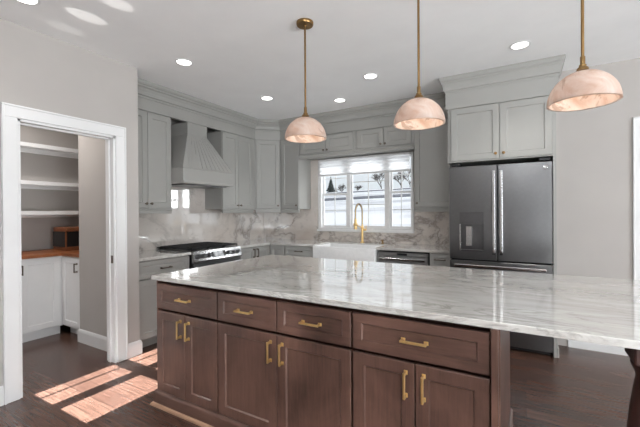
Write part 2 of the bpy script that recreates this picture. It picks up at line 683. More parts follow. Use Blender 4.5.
def casing(bm, axis, plane, out, a0, a1, z1, wd=0.092, th=0.018):
    """flat casing with a raised outer band around an opening a0..a1, top z1."""
    for s, e, zz0, zz1 in ((a0 - wd, a0, 0, z1), (a1, a1 + wd, 0, z1), (a0 - wd, a1 + wd, z1, z1 + wd)):
        p0, p1 = sorted((plane, plane + out * th))
        if axis == 'x':
            box(bm, p0, p1, s, e, zz0, zz1, 0.003)
        else:
            box(bm, s, e, p0, p1, zz0, zz1, 0.003)
    p0, p1 = sorted((plane, plane + out * (th + .006)))
    for s, e, zz0, zz1 in ((a0 - wd - .001, a0 - wd + .014, 0, z1 + wd), (a1 + wd - .014, a1 + wd + .001, 0, z1 + wd),
                           (a0 - wd, a1 + wd, z1 + wd - .014, z1 + wd + .001)):
        if axis == 'x':
            box(bm, p0, p1, s, e, zz0, zz1, 0.003)
        else:
            box(bm, s, e, p0, p1, zz0, zz1, 0.003)
    return bm


door_case = struct('trim_1', casing(BM(), 'x', XP, 1, DY0, DY1, DZ), M['trim'])
bm = BM()
for y0, y1 in ((DY0 - .001, DY0 + .018), (DY1 - .018, DY1 + .001)):
    box(bm, XP - .125, XP + .004, y0, y1, 0, DZ)
box(bm, XP - .125, XP + .004, DY0, DY1, DZ - .018, DZ + .001)
# door stop
box(bm, XP - .085, XP - .05, DY0 + .018, DY0 + .03, 0, DZ - .018)
box(bm, XP - .085, XP - .05, DY1 - .03, DY1 - .018, 0, DZ - .018)
box(bm, XP - .085, XP - .05, DY0 + .018, DY1 - .018, DZ - .03, DZ - .018)
jamb = struct('door_jamb', bm, M['trim'], door_case)
bm = BM()
box(bm, XP - .046, XP - .012, DY1 - .0195, DY1 - .0175, 0.90, 0.97, .0005)
box(bm, XP - .036, XP - .022, DY1 - .0215, DY1 - .0190, 0.92, 0.95)
obj('strike_plate', bm, M['pewter'], door_case)

# door at the far right
root = bpy.data.objects.new('door_1', None)
COL.objects.link(root)
root['kind'] = 'structure'
obj('door_casing', casing(BM(), 'y', YF, -1, 0.95, 1.85, 2.11), M['trim'], root)
bm = BM()
shaker(bm, 0.955, 1.845, 0.01, 2.105, YF + .06, .04, .12)
obj('door_leaf', bm, M['trim'], root)
bm = BM()
lathe(bm, [(0.03, 0), (0.03, -.008), (.012, -.012), (.012, -.04), (.028, -.05), (.03, -.062), (.02, -.072), (0.001, -.074)], 1.77, YF + .02, 16, 'y', 0.95)
obj('door_knob', bm, M['pewter'], root, True)

# ---------------------------------------------------------------- kitchen window
win = bpy.data.objects.new('window_1', None)
COL.objects.link(win)
win['kind'] = 'structure'
bm = BM()
fr = 0.055
box(bm, WX0, WX0 + fr, YB - .02, YB + .09, WZ0, WZ1, .003)
box(bm, WX1 - .022, WX1, YB - .02, YB + .09, WZ0, WZ1, .003)
box(bm, WX0 + fr, WX1 - .022, YB - .02, YB + .09, WZ0, WZ0 + .045, .003)
box(bm, WX0 + fr, WX1 - .022, YB - .02, YB + .09, WZ1 - .03, WZ1, .003)
obj('window_frame', bm, M['vinyl'], win)
bm = BM()
box(bm, WX0 - .01, WX1 + .01, YB - .045, YB + .0, WZ0 - .02, WZ0 + .012, .004)
obj('window_sill', bm, M['trim'], win)
U = [(WX0 + fr, -2.255, True), (-2.255, -1.655, False), (-1.655, WX1 - .022, True)]
bm = BM()
for xm in (-2.255, -1.655):
    box(bm, xm - .028, xm + .028, YB - .005, YB + .085, WZ0 + .045, WZ1 - .03, .003)
obj('mullions', bm, M['vinyl'], win)
for xa, xb, dh in U:
    za, zb2 = WZ0 + .045, WZ1 - .03
    xa2, xb2 = xa + (.028 if xa != WX0 + fr else 0), xb - (.028 if xb != WX1 - .022 else 0)
    sashes = [(za, 1.635, 0.03), (1.605, zb2, 0.055)] if dh else [(za, zb2, 0.03)]
    for s0, s1, dy in sashes:
        bm = BM()
        sw = 0.026
        y0, y1 = YB + dy - .012, YB + dy + .012
        box(bm, xa2, xa2 + sw, y0, y1, s0, s1, .002); box(bm, xb2 - sw, xb2, y0, y1, s0, s1, .002)
        box(bm, xa2 + sw, xb2 - sw, y0, y1, s0, s0 + sw, .002); box(bm, xa2 + sw, xb2 - sw, y0, y1, s1 - sw, s1, .002)
        sash = obj('sash', bm, M['vinyl'], win)
        bm = BM()
        mx_ = (xa2 + xb2) / 2
        gy = YB + dy
        box(bm, mx_ - .006, mx_ + .006, gy - .005, gy + .005, s0 + sw, s1 - sw)
        nz = 1 if dh else 2
        for i in range(1, nz + 1):
            zz = s0 + (s1 - s0) * i / (nz + 1)
            box(bm, xa2 + sw, xb2 - sw, gy - .005, gy + .005, zz - .006, zz + .006)
        obj('muntins', bm, M['vinyl'], sash)
        bm = BM()
        box(bm, xa2 + sw - .005, xb2 - sw + .005, gy - .002, gy + .002, s0 + sw - .005, s1 - sw + .005)
        obj('window_pane', bm, M['glass'], sash)

# pleated shade pulled most of the way up
shade = thing('window_shade', 'white pleated shade drawn up at the top of the kitchen window', 'window shade', ((WX0 + WX1) / 2, YB - .03, WZ1))
cx = (WX0 + WX1) / 2
bm = BM()
prof = []
for i in range(9):
    z = -0.025 - 0.205 * i / 8
    prof.append((-.018 if i % 2 else -.002, z))
back = [(.022 if i % 2 else .006, -0.025 - 0.205 * i / 8) for i in range(9)][::-1]
prism(bm, prof, 'x', -0.735, 0.735) if False else None
for seq in (prof, back):
    rows = [[bm.verts.new((x, y, z)) for y, z in seq] for x in (-.69, .69)]
    for i in range(8):
        bm.faces.new((rows[0][i], rows[1][i], rows[1][i + 1], rows[0][i + 1]))
obj('fabric', bm, M['shade'], shade)
obj('head_rail', box(BM(), -.695, .695, -.022, .024, -.03, 0, .003), M['vinyl'], shade)
obj('bottom_rail', box(BM(), -.695, .695, -.02, .022, -.255, -.228, .004), M['vinyl'], shade)

# ---------------------------------------------------------------- moldings
XU, YU = -3.53, 4.40             # faces of the wall cabinets' boxes
crown = [(-.02, 2.452), (.019, 2.452), (.019, 2.578), (.031, 2.578), (.031, 2.596), (.036, 2.600), (.050, 2.602), (.050, 2.613), (.056, 2.640), (.074, 2.668), (.090, 2.678),
         (.090, 2.692), (.104, 2.698), (.114, 2.714), (.114, 2.738), (-.02, 2.738)]
struct('trim_2', sweep(BM(), [(XU, YP + .004), (XU, 4.12), (-3.25, YU), (-0.702, YU)], crown), M['gray'])
FY = 3.885                       # face of the refrigerator cabinet's box
crown2 = [(-.02, 2.412)] + [(o, z) for o, z in crown[1:2]] + crown[2:]
crown2[1] = (.019, 2.412)
struct('trim_3', sweep(BM(), [(-.70, 4.30), (-.70, FY), (.246, FY), (.246, YF - .003)], [(o if o < .03 else .02 + (o - .02) * .52, z) for o, z in crown2]), M['gray'])

# ---------------------------------------------------------------- cabinets


def pull_bm(bm, x, z, length, vertical, y=-.02, r=0.0055):
    """bar pull standing off the front at y (facing -y)."""
    h = length / 2
    if vertical:
        box(bm, x - r, x + r, y - .036, y - .026, z - h, z + h, .0015)
        for s in (-1, 1):
            zc = z + s * (h - .008)
            box(bm, x - r, x + r, y - .027, y + .0005, zc - .0065, zc + .0065, .001)
            box(bm, x - r - .003, x + r + .003, y - .005, y + .0005, zc - .01, zc + .01, .0015)
    else:
        box(bm, x - h, x + h, y - .036, y - .026, z - r, z + r, .0015)
        for s in (-1, 1):
            xc = x + s * (h - .008)
            box(bm, xc - .0065, xc + .0065, y - .027, y + .0005, z - r, z + r, .001)
            box(bm, xc - .01, xc + .01, y - .005, y + .0005, z - r - .003, z + r + .003, .0015)
    return bm


def knob_bm(bm, x, z, y=-.02):
    return lathe(bm, [(.007, .0005), (.007, -.003), (.005, -.006), (.005, -.014), (.011, -.018), (.0145, -.024), (.013, -.029), (.007, -.031), (.0005, -.0315)],
                 x, y, 14, 'y', z)


def cabinet(name, label, cat, group, loc, rotz, wd, depth, z0, z1, fronts, mt, mt_d=None, hw='pewter', kick=False, extra=None, plen=0.12):
    root = thing(name, label, cat, loc, rotz, group)
    bm = BM()
    if hw == 'brass':            # inset carcass: the gaps between the fronts stay deep
        box(bm, 0, wd, .075, depth, z0, z1)
    else:
        box(bm, 0, wd, 0, depth, z0, z1)
    obj('body', bm, mt, root)
    if kick:
        obj('toe_kick', box(BM(), 0, wd, .065, .085, 0, z0), mt, root)
    for f in fronts:
        bm = BM()
        fr_ = f.get('rail', 0.057)
        shaker(bm, f['x0'], f['x1'], f['z0'], f['z1'], 0, rail=fr_)
        d = obj(f['kind'], bm, (mt_d or mt) if f['kind'] == 'drawer' else mt, root)
        for h in f.get('hw', ()):
            bm = BM()
            if h[0] == 'knob':
                knob_bm(bm, h[1], h[2])
                obj('knob', bm, M[hw], d, True)
            else:
                pull_bm(bm, h[1], h[2], plen, h[0] == 'v')
                obj('pull', bm, M[hw], d)
    return root


def door(x0, x1, z0, z1, hw=(), rail=0.057):
    return dict(kind='door', x0=x0, x1=x1, z0=z0, z1=z1, hw=hw, rail=rail)


def drawer(x0, x1, z0, z1, hw=(), rail=0.045):
    return dict(kind='drawer', x0=x0, x1=x1, z0=z0, z1=z1, hw=hw, rail=rail)


g = .0025
# ---- island
IY = 1.585                # face of the island boxes (fronts stand 2 cm proud)
IT = .884
IB = .105
ig = 'island base cabinets'
ZD0, ZD1, ZR0, ZR1 = .112, .672, .688, .860


def isl(label, x0, x1, ndraw, depth=.60):
    wd = x1 - x0
    fronts = []
    e = .006
    mid = wd / 2
    fronts.append(door(e, mid - g, ZD0, ZD1, [('v', mid - .040, ZD1 - .095)]))
    fronts.append(door(mid + g, wd - e, ZD0, ZD1, [('v', mid + .040, ZD1 - .095)]))
    if ndraw == 2:
        fronts.append(drawer(e, mid - .005, ZR0, ZR1, [('h', wd * .25, (ZR0 + ZR1) / 2)]))
        fronts.append(drawer(mid + .005, wd - e, ZR0, ZR1, [('h', wd * .75, (ZR0 + ZR1) / 2)]))
    else:
        fronts.append(drawer(e, wd - e, ZR0, ZR1, [('h', mid, (ZR0 + ZR1) / 2)]))
    return cabinet('island_cabinet', label, 'cabinet', ig, (x0, IY, 0), 0, wd - .001, depth, IB, IT, fronts, M['wood_v'], M['wood_h'], 'brass', plen=.118)


isl('narrow dark wood island cabinet at the left end, one drawer over two doors', -2.245, -1.650, 1)
isl('wide dark wood island cabinet in the middle, two drawers side by side over two doors', -1.650, -.736, 2)
isl('dark wood island cabinet at the right end, beside the open overhang', -.736, -.120, 1)
bm = BM()
box(bm, -2.260, -2.2455, IY - .005, IY + .95, IB, IT, .001)
box(bm, -2.2455, -.12, IY + .601, IY + .95, IB, IT)
tag(rebase(obj('island_back_panel', bm, M['wood_v']), (-1.2, IY + .8, IB)), 'plain dark wood panelling covering the left end and far side of the island', 'panel')
pl = thing('island_end_panel', 'tall dark wood end panel closing the right end of the island', 'panel', (-.10, IY + .4, 0))
bm = BM()
box(bm, -.0195, .012, -.425, .55, .0, IT)
obj('panel_board', bm, M['wood_v'], pl)
bm = BM()
box(bm, -.0195, .006, -.445, -.4255, .0, IT, .002)
obj('front_stile', bm, M['wood_v'], pl)
bm = BM()
bmold = [(0, 0), (.016, 0), (.016, .085), (.012, .097), (.005, .104), (0, .105)]
sweep(bm, [(.012, -.40), (.012, .55)], bmold)
obj('base_molding', bm, M['wood_v'], pl)
bm = BM()
sweep(bm, [(-2.261, IY + .95), (-2.261, IY - .004), (-.122, IY - .004)], [(-.03, 0), (.018, 0), (.018, .085), (.014, .096), (.007, .104), (-.03, .1045)])
tag(rebase(obj('island_base_molding', bm, M['wood_h']), (-1.2, IY, 0)), 'dark wood base molding along the foot of the island cabinets', 'molding')
bm = BM()
sweep(bm, [(-2.279, IY + .95), (-2.279, IY - .022), (-.122, IY - .022)], [(.0005, 0), (.018, 0), (.017, .008), (.011, .016), (.0005, .019)])
tag(rebase(obj('shoe_molding', bm, M['shoe']), (-1.2, IY, 0)), 'thin light wood shoe molding where the island meets the floor', 'molding')

# worktop: a slab with eased edges
bm = BM()
box(bm, -2.272, 0.80, 1.546, 2.90, IT + .0005, .9145, .004, 2)
tag(rebase(obj('island_countertop', bm, M['quartz']), (-.7, 2.2, IT)), 'long polished pale gray stone countertop on the island, overhanging at the right', 'countertop')

# turned leg under the overhang
LX, LY = 0.392, 1.640
leg = thing('turned_table_support', 'turned dark wood leg holding up the island overhang at the right edge', 'support', (LX, LY, 0))
bm = BM()
prof = [(.03, 0), (.036, .01), (.036, .03), (.026, .05), (.034, .075), (.045, .12), (.060, .22), (.074, .36), (.082, .48), (.080, .58), (.072, .66), (.062, .73),
        (.056, .765), (.060, .785), (.068, .80), (.072, .812), (.06, .822)]
lathe(bm, prof, 0, 0, 32)
obj('turned_post', bm, M['wood_dark'], leg, True)
obj('top_block', box(BM(), -.074, .074, -.074, .074, .821, IT, .006), M['wood_dark'], leg)

# ---- wall cabinets
ug = 'gray wall cabinets'
ZU0, ZU1 = 1.40, 2.452


def upper(label, loc, rotz, wd, fronts, rail=True, depth=.328, z0=ZU0):
    root = cabinet('wall_cabinet', label, 'cabinet', ug, loc, rotz, wd, depth, z0, ZU1, fronts, M['gray'])
    if rail:
        bm = BM()
        prism(bm, [(-.024, z0 - .003), (-.028, z0 - .012), (-.020, z0 - .02), (-.014, z0 - .05), (-.004, z0 - .053), (.004, z0 - .053), (.004, z0 - .0005), (-.024, z0 - .0005)], 'x', .001, wd - .001)
        obj('light_rail', bm, M['gray'], root)
    return root


def knobs2(mid, z):
    return [('knob', mid - .03, z)], [('knob', mid + .03, z)]


def pair(wd, z0, z1, zk, e=.004):
    a, b_ = knobs2(wd / 2, zk)
    return [door(e, wd / 2 - g, z0, z1, a), door(wd / 2 + g, wd - e, z0, z1, b_)]


D0, D1 = 1.408, 2.44
upper('tall gray wall cabinet between the pantry wall and the range hood', (XU, 2.066, 0), PI / 2, .592, pair(.592, D0, D1, 1.455))
upper('tall gray two-door wall cabinet just right of the range hood', (XU, 3.448, 0), PI / 2, .612, pair(.612, D0, D1, 1.455))
# filler strip is part of the diagonal corner cabinet
dw = math.hypot(.28, .28)
rootc = thing('wall_cabinet', 'gray wall cabinet set diagonally across the kitchen corner', 'cabinet', (XU, 4.12, 0), PI / 4, ug)
bm = BM()
# body outline in local coords (x along the diagonal face, y to the back)
s = math.sqrt(.5)


def loc2(px_, py_):
    dx, dy = px_ - XU, py_ - 4.12
    return (dx * s + dy * s, -dx * s + dy * s)


poly = [loc2(*p) for p in ((XU, 4.12), (-3.25, YU), (-3.25, YB - .002), (XR + .002, YB - .002), (XR + .002, 4.062), (XU, 4.062))]
prism(bm, poly, 'z', ZU0, ZU1)
obj('body', bm, M['gray'], rootc)
d = obj('door', shaker(BM(), .022, dw - .022, D0, D1, 0), M['gray'], rootc)
obj('knob', knob_bm(BM(), dw - .05, 1.455), M['pewter'], d, True)
bm = BM()
box(bm, .012, dw - .012, -.02, .0, ZU0 - .05, ZU0 - .0005, .003)
obj('light_rail', bm, M['gray'], rootc)
upper('narrow gray wall cabinet at the left edge of the kitchen window', (-3.248, YU, 0), 0, .340, [door(.022, .336, D0, D1, [('knob', .305, 1.455)])])
upper('narrow gray wall cabinet between the kitchen window and the refrigerator', (-1.190, YU, 0), 0, .487, [door(.004, .470, D0, D1, [('knob', .036, 1.455)])])
for lab, x0, x1 in (('short gray cabinet over the left half of the kitchen window', -2.904, -1.990), ('short gray cabinet over the right half of the kitchen window', -1.986, -1.194)):
    r_ = upper(lab, (x0, YU, 0), 0, x1 - x0, [], rail=False, z0=2.165)
    wd = x1 - x0
    for f in pair(wd - .03, 2.20, D1, 2.232, .02):
        dd = obj('door', shaker(BM(), f['x0'] + .015, f['x1'] + .015, f['z0'], f['z1'], 0), M['gray'], r_)
        obj('knob', knob_bm(BM(), f['hw'][0][1] + .015, 2.232), M['pewter'], dd, True)
    bm = BM()
    prism(bm, [(-.026, 2.192), (-.030, 2.178), (-.022, 2.17), (-.014, 2.138), (.006, 2.138), (.006, 2.1645), (-.0005, 2.1645), (-.0005, 2.192)], 'x', 0, wd)
    obj('valance', bm, M['gray'], r_)

# refrigerator surround
fr_root = thing('refrigerator_cabinet', 'deep gray cabinet with two doors above the refrigerator', 'cabinet', (-.70, FY, 0))
obj('body', box(BM(), 0, .946, 0, .80, 1.855, 2.415), M['gray'], fr_root)
for x0, x1, kx in ((.034, .484 - g, .450), (.484 + g, .916, .520)):
    dd = obj('door', shaker(BM(), x0, x1, 1.868, 2.405, 0), M['gray'], fr_root)
    part = obj('knob', knob_bm(BM(), kx, 1.915), M['brass_dk'], dd, True)
obj('side_panel', box(BM(), .922, .946, .0, .80, .0, 1.8545), M['gray'], fr_root)
obj('side_panel', box(BM(), -.012, .004, .10, .80, .0, 1.8545), M['gray'], fr_root)
obj('panel_foot', box(BM(), .946, .962, -.001, .375, 0, .09, .004), M['gray'], fr_root)

# ---- base cabinets of the range wall and window wall
bg_ = 'gray base cabinets'
XB, YBB = -3.265, 4.135


def base(label, loc, rotz, wd, fronts, depth=.588, z1=.884):
    return cabinet('base_cabinet', label, 'cabinet', bg_, loc, rotz, wd, depth, .1, z1, fronts, M['gray'], kick=True)


R0, R1, Q0, Q1 = .70, .872, .108, .690
w1 = .612
base('gray base cabinet left of the range, beside the pantry wall', (XB, 2.068, 0), PI / 2, w1,
     [drawer(.004, w1 - .004, R0, R1, [('h', w1 / 2, .786)]), door(.004, w1 / 2 - g, Q0, Q1, [('v', w1 / 2 - .04, .60)]), door(w1 / 2 + g, w1 - .004, Q0, Q1, [('v', w1 / 2 + .04, .60)])])
w1 = .328
base('slim gray base cabinet just right of the range', (XB, 3.456, 0), PI / 2, w1, [door(.004, w1 - .004, Q0, R1, [('v', w1 - .035, .79)])])
rc = thing('base_cabinet', 'gray corner base cabinet with a folded door in the inner corner', 'cabinet', (XB, YBB, 0), 0, bg_)
bm = BM()
prism(bm, [(0, -.348), (0, 0), (.283, 0), (.283, .588), (-.588, .588), (-.588, -.348)], 'z', .1, .884)
obj('body', bm, M['gray'], rc)
bm = BM()
prism(bm, [(-.065, -.348), (-.065, .065), (.283, .065), (.283, .085), (-.085, .085), (-.085, -.348)], 'z', 0, .1)
obj('toe_kick', bm, M['gray'], rc)
d1 = obj('door', shaker(BM(), .026, .281, Q0, R1, 0), M['gray'], rc)
bm = shaker(BM(), .0, .32, Q0, R1, 0)
bmesh.ops.transform(bm, matrix=Matrix.Translation((0, -.345, 0)) @ Matrix.Rotation(PI / 2, 4, 'Z'), verts=bm.verts[:])
d2 = obj('door', bm, M['gray'], rc)
bm = pull_bm(BM(), .035, .79, .12, True)
bmesh.ops.transform(bm, matrix=Matrix.Translation((0, -.345, 0)) @ Matrix.Rotation(PI / 2, 4, 'Z'), verts=bm.verts[:])
obj('pull', bm, M['pewter'], d2)
w1 = .488
base('gray base cabinet with one drawer left of the white sink', (-2.980, YBB, 0), 0, w1, [drawer(.004, w1 - .004, R0, R1, [('h', w1 / 2, .805)]), door(.004, w1 - .004, Q0, Q1, [('v', w1 - .04, .60)])])
w1 = .906
base('gray base cabinet below the white sink', (-2.488, YBB, 0), 0, w1, pair(w1, Q0, .62, .57), z1=.635)
w1 = .232
base('narrow gray base cabinet between the dishwasher and the refrigerator', (-.950, YBB, 0), 0, w1, [drawer(.004, w1 - .004, R0, R1, [('h', w1 / 2, .805)]), door(.004, w1 - .004, Q0, Q1, [('v', .04, .60)])])

# counters
bm = BM()
box(bm, XR + .002, XB + .045, YP + .006, 2.683, IT + .0005, .9145, .004, 2)
tag(rebase(obj('countertop', bm, M['quartz']), (-3.5, 2.3, IT)), 'short pale stone countertop between the pantry wall and the range', 'countertop')
bm = BM()
SX0, SX1 = -2.478, -1.588          # sink
prism(bm, [(XR + .002, 3.457), (XB + .045, 3.457), (XB + .045, YBB - .045), (SX0, YBB - .045), (SX0, 4.545), (SX1, 4.545), (SX1, YBB - .045),
           (-.716, YBB - .045), (-.716, YB - .002), (XR + .002, YB - .002)], 'z', IT + .0005, .9145)
bmesh.ops.bevel(bm, geom=[e for e in bm.edges if all(abs(v_.co.z - .9145) < 1e-4 for v_ in e.verts)], offset=.004, segments=2, affect='EDGES')
tag(rebase(obj('countertop', bm, M['quartz']), (-2.5, 4.4, IT)), 'L-shaped pale stone countertop running from the range past the sink to the refrigerator', 'countertop')

# backsplashes
bm = BM()
box(bm, XR + .0005, XR + .012, YP + .004, 2.660, .915, 1.398)
box(bm, XR + .0005, XR + .012, 2.660, 3.446, .915, 1.72)
box(bm, XR + .0005, XR + .012, 3.446, YB - .014, .915, 1.398)
tag(rebase(obj('backsplash', bm, M['marble']), (XR, 3.2, .92)), 'polished veined marble backsplash on the range wall', 'backsplash')
bm = BM()
y0, y1 = YB - .0125, YB - .0005
box(bm, XR + .013, WX0 - .0105, y0, y1, .915, 1.398)
box(bm, -2.905, WX0 - .0005, y0, y1, 1.398, 2.162)
box(bm, WX0 - .0105, WX1 + .0105, y0, y1, .915, WZ0 - .0205)
box(bm, WX1 + .0105, -.716, y0, y1, .915, 1.398)
tag(rebase(obj('backsplash', bm, M['marble']), (-2.2, YB, .92)), 'polished veined marble backsplash around the kitchen window', 'backsplash')

# ---------------------------------------------------------------- range hood
hood = thing('range_hood', 'flared gray range hood with grooved boards above the range', 'range hood', (XR + .0125, 3.07, 1.69))
hx = 0.5275                           # front of the bottom band, from the wall
hy0, hy1 = -.408, .376
obj('bottom_band', box(BM(), .0, hx, hy0, hy1, .025, .185, .003), M['gray'], hood)
bm = BM()
box(bm, .0, hx + .012, hy0, hy1, .0, .030, .004)
box(bm, .0, hx + .006, hy0, hy1, .170, .182, .003)
obj('band_molding', bm, M['gray'], hood)
bm = BM()
zt, zc = .62, .775
tx, ty0, ty1 = .3175, -.17, .13
N = 11
gw = .06                            # share of a board taken by its groove
# front boards with grooves
for i in range(N):
    for (t0, t1, dp) in ((i / N, (i + 1 - gw) / N, 0), ((i + 1 - gw) / N, (i + 1) / N, .006)):
        q = []
        for t, z, xx, ya, yb in ((t0, .185, hx - .004, hy0 + .002, hy1 - .002), (t1, .185, hx - .004, hy0 + .002, hy1 - .002), (t1, zt, tx, ty0, ty1), (t0, zt, tx, ty0, ty1)):
            q.append(bm.verts.new((xx - dp, ya + (yb - ya) * t, z)))
        bm.faces.new(q)
# sides, top and underside
for ya, yb in ((hy0 + .002, ty0), (hy1 - .002, ty1)):
    q = [bm.verts.new(p) for p in ((hx - .004, ya, .185), (.0, ya, .185), (.0, yb, zt), (tx, yb, zt))]
    bm.faces.new(q)
for xx, ya, yb, z in ((tx, ty0, ty1, zt), (hx - .01, hy0 + .002, hy1 - .002, .185)):
    bm.faces.new([bm.verts.new(p) for p in ((0, ya, z), (xx, ya, z), (xx, yb, z), (0, yb, z))])
obj('flared_canopy', bm, M['gray'], hood)
obj('chimney', box(BM(), 0, tx, ty0, ty1, zt - .001, zc - .012), M['gray'], hood)
bm = BM()
box(bm, .08, hx - .06, hy0 + .06, hy1 - .06, -.012, .0005)
hi = obj('filter_insert', bm, M['steel_dk'], hood)
for sgn in (-.5, .5):
    lathe(bm := BM(), [(.025, -.0125), (.025, -.016), (.0005, -.0165)], .42, sgn * .375, 14)
    obj('hood_lamp', bm, M['steel_hi'], hi)

# ---------------------------------------------------------------- range
rg = thing('range', 'stainless gas range with black cast iron grates below the hood', 'range', (-3.185, 3.07, 0))
W2 = .378
obj('body', box(BM(), -.655, -.045, -W2, W2, .05, .905), M['steel'], rg)
od = obj('oven_door', box(BM(), -.045, -.008, -W2 + .004, W2 - .004, .20, .785, .004), M['steel'], rg)
obj('oven_window', box(BM(), -.009, -.005, -W2 + .09, W2 - .09, .34, .66, .001), M['screen'], od)
bm = BM()
tube(bm, [(.045, -W2 + .05, .745), (.045, W2 - .05, .745)], .012, 12)
for sgn in (-1, 1):
    tube(bm, [(-.009, sgn * (W2 - .075), .745), (.045, sgn * (W2 - .075), .745)], .009, 10)
obj('oven_handle', bm, M['steel_hi'], od, True)
obj('storage_drawer', box(BM(), -.045, -.008, -W2 + .004, W2 - .004, .055, .192, .004), M['steel'], rg)
bm = BM()
prism(bm, [(-.06, .795), (-.002, .795), (.004, .805), (-.022, .915), (-.04, .925), (-.06, .925)], 'y', -W2, W2)
cp = obj('control_panel', bm, M['steel_hi'], rg)
tilt = math.atan2(.026, .11)
nv = Vector((math.cos(tilt), 0, math.sin(tilt)))
for i, yk in enumerate((-.315, -.235, -.155, .155, .235, .315)):
    c0 = Vector((-.008, yk, .858))
    bm = BM()
    tube(bm, [c0 - nv * .002, c0 + nv * .006], .028, 18)
    tube(bm, [c0 + nv * .006, c0 + nv * .012, c0 + nv * .034, c0 + nv * .038], [.023, .024, .021, .017], 18)
    kb = obj('knob', bm, M['steel_dk'], cp, True)
    bm = BM()
    box(bm, .035, .043, yk - .0035, yk + .0035, .848, .885, .001)
    bmesh.ops.translate(bm, verts=bm.verts[:], vec=(-.012, 0, .003))
    obj('knob_grip', bm, M['black'], kb) if False else bm.free()
bm = BM()
q = []
c0 = Vector((-.006, 0, .860)) + nv * .0015
upv = Vector((-math.sin(tilt), 0, math.cos(tilt)))
for yy, zz in ((-.105, -.036), (.105, -.036), (.105, .036), (-.105, .036)):
    q.append(c0 + upv * zz + Vector((0, yy, 0)))
v1 = [bm.verts.new(p + nv * .002) for p in q]
v0 = [bm.verts.new(p - nv * .008) for p in q]
bm.faces.new(v1)
for i in range(4):
    bm.faces.new((v0[i], v0[(i + 1) % 4], v1[(i + 1) % 4], v1[i]))
obj('display', bm, M['screen'], cp)
obj('cooktop', box(BM(), -.655, -.04, -W2, W2, .9055, .922, .003), M['steel_dk'], rg)
bm = BM()
box(bm, -.66, -.625, -W2, W2, .9225, .948, .003)
obj('rear_trim', bm, M['steel'], rg)
for gx in (-1, 0, 1):
    bm = BM()
    y0, y1 = gx * .245 - .118, gx * .245 + .118
    x0, x1 = -.615, -.055
    zt_ = .955
    for a in (x0, x1 - .012):
        box(bm, a, a + .012, y0, y1, zt_ - .018, zt_, .002)
    for a in (y0, y1 - .012):
        box(bm, x0, x1, a, a + .012, zt_ - .018, zt_, .002)
    for k in range(1, 4):
        yy = y0 + (y1 - y0) * k / 4
        box(bm, x0, x1, yy - .005, yy + .005, zt_ - .016, zt_ + .001, .001)
    for k in range(1, 5):
        xx = x0 + (x1 - x0) * k / 5
        box(bm, xx - .005, xx + .005, y0, y1, zt_ - .016, zt_, .001)
    for a in (x0 + .006, x1 - .006):
        for b_ in (y0 + .006, y1 - .006):
            box(bm, a - .006, a + .006, b_ - .006, b_ + .006, .9215, zt_ - .01)
    obj('grate', bm, M['iron'], rg)
for (bx_, by_, rr) in ((-.20, -.245, .045), (-.47, -.245, .035), (-.335, 0, .05), (-.20, .245, .04), (-.47, .245, .03)):
    bm = BM()
    lathe(bm, [(rr + .012, .9215), (rr + .012, .926), (rr, .928), (rr, .934), (.001, .936)], bx_, by_, 18)
    obj('burner', bm, M['iron'], rg, True)

# ---------------------------------------------------------------- sink and faucet
sink = thing('farmhouse_sink', 'white apron-front farmhouse sink under the window', 'sink', ((SX0 + SX1) / 2, 4.30, .64))
bm = BM()
sw = (SX1 - SX0) / 2 - .0015
y0, y1 = -.245, .243
zt_, zb_ = .258, -.003 + .003
t = .024


def rr_ring(bm, xa, xb, ya, yb, z, r=.02, k=4):
    pts = []
    for cx_, cy_, a0 in ((xb - r, yb - r, 0), (xa + r, yb - r, PI / 2), (xa + r, ya + r, PI), (xb - r, ya + r, 1.5 * PI)):
        for i in range(k + 1):
            a = a0 + PI / 2 * i / k
            pts.append(bm.verts.new((cx_ + r * math.cos(a), cy_ + r * math.sin(a), z)))
    return pts


rings = [rr_ring(bm, -sw, sw, y0, y1, zb_, .012), rr_ring(bm, -sw, sw, y0, y1, zt_ - .008, .012), rr_ring(bm, -sw + .004, sw - .004, y0 + .004, y1 - .004, zt_ - .001, .012),
         rr_ring(bm, -sw + t - .005, sw - t + .005, y0 + t - .005, y1 - t + .005, zt_, .02), rr_ring(bm, -sw + t, sw - t, y0 + t, y1 - t, zt_ - .008, .02),
         rr_ring(bm, -sw + t, sw - t, y0 + t, y1 - t, .05, .02), rr_ring(bm, -sw + t + .02, sw - t - .02, y0 + t + .02, y1 - t - .02, .03, .02)]
for a, b_ in zip(rings, rings[1:]):
    for i in range(len(a)):
        j = (i + 1) % len(a)
        bm.faces.new((a[i], a[j], b_[j], b_[i]))
bm.faces.new(rings[0][::-1])
bm.faces.new(rings[-1])
obj('basin', bm, M['porcelain'], sink, True)
bm = BM()
lathe(bm, [(.045, .0305), (.045, .033), (.03, .034), (.028, .031), (.001, .0305)], 0, .05, 20)
obj('drain', bm, M['brass'], sink, True)

fc = thing('kitchen_faucet', 'tall brass spring faucet standing behind the white sink', 'faucet', (-2.0, 4.632, .9145))
bm = BM()
lathe(bm, [(.029, 0), (.029, .006), (.024, .012), (.017, .018), (.017, .20), (.022, .205), (.022, .225), (.012, .235), (.012, .26)], 0, 0, 20)
obj('body', bm, M['brass'], fc, True)
bm = BM()
path = [(0, 0, .255)] + [(0, 0, z) for z in (.32, .38, .43)]
Rg = .115
for i in range(1, 13):
    a = PI * i / 12
    path.append((0, -Rg + Rg * math.cos(a), .43 + Rg * math.sin(a)))
path += [(0, -2 * Rg, .40), (0, -2 * Rg, .34)]
tube(bm, path, .0075, 10)
hose = obj('gooseneck', bm, M['brass'], fc, True)
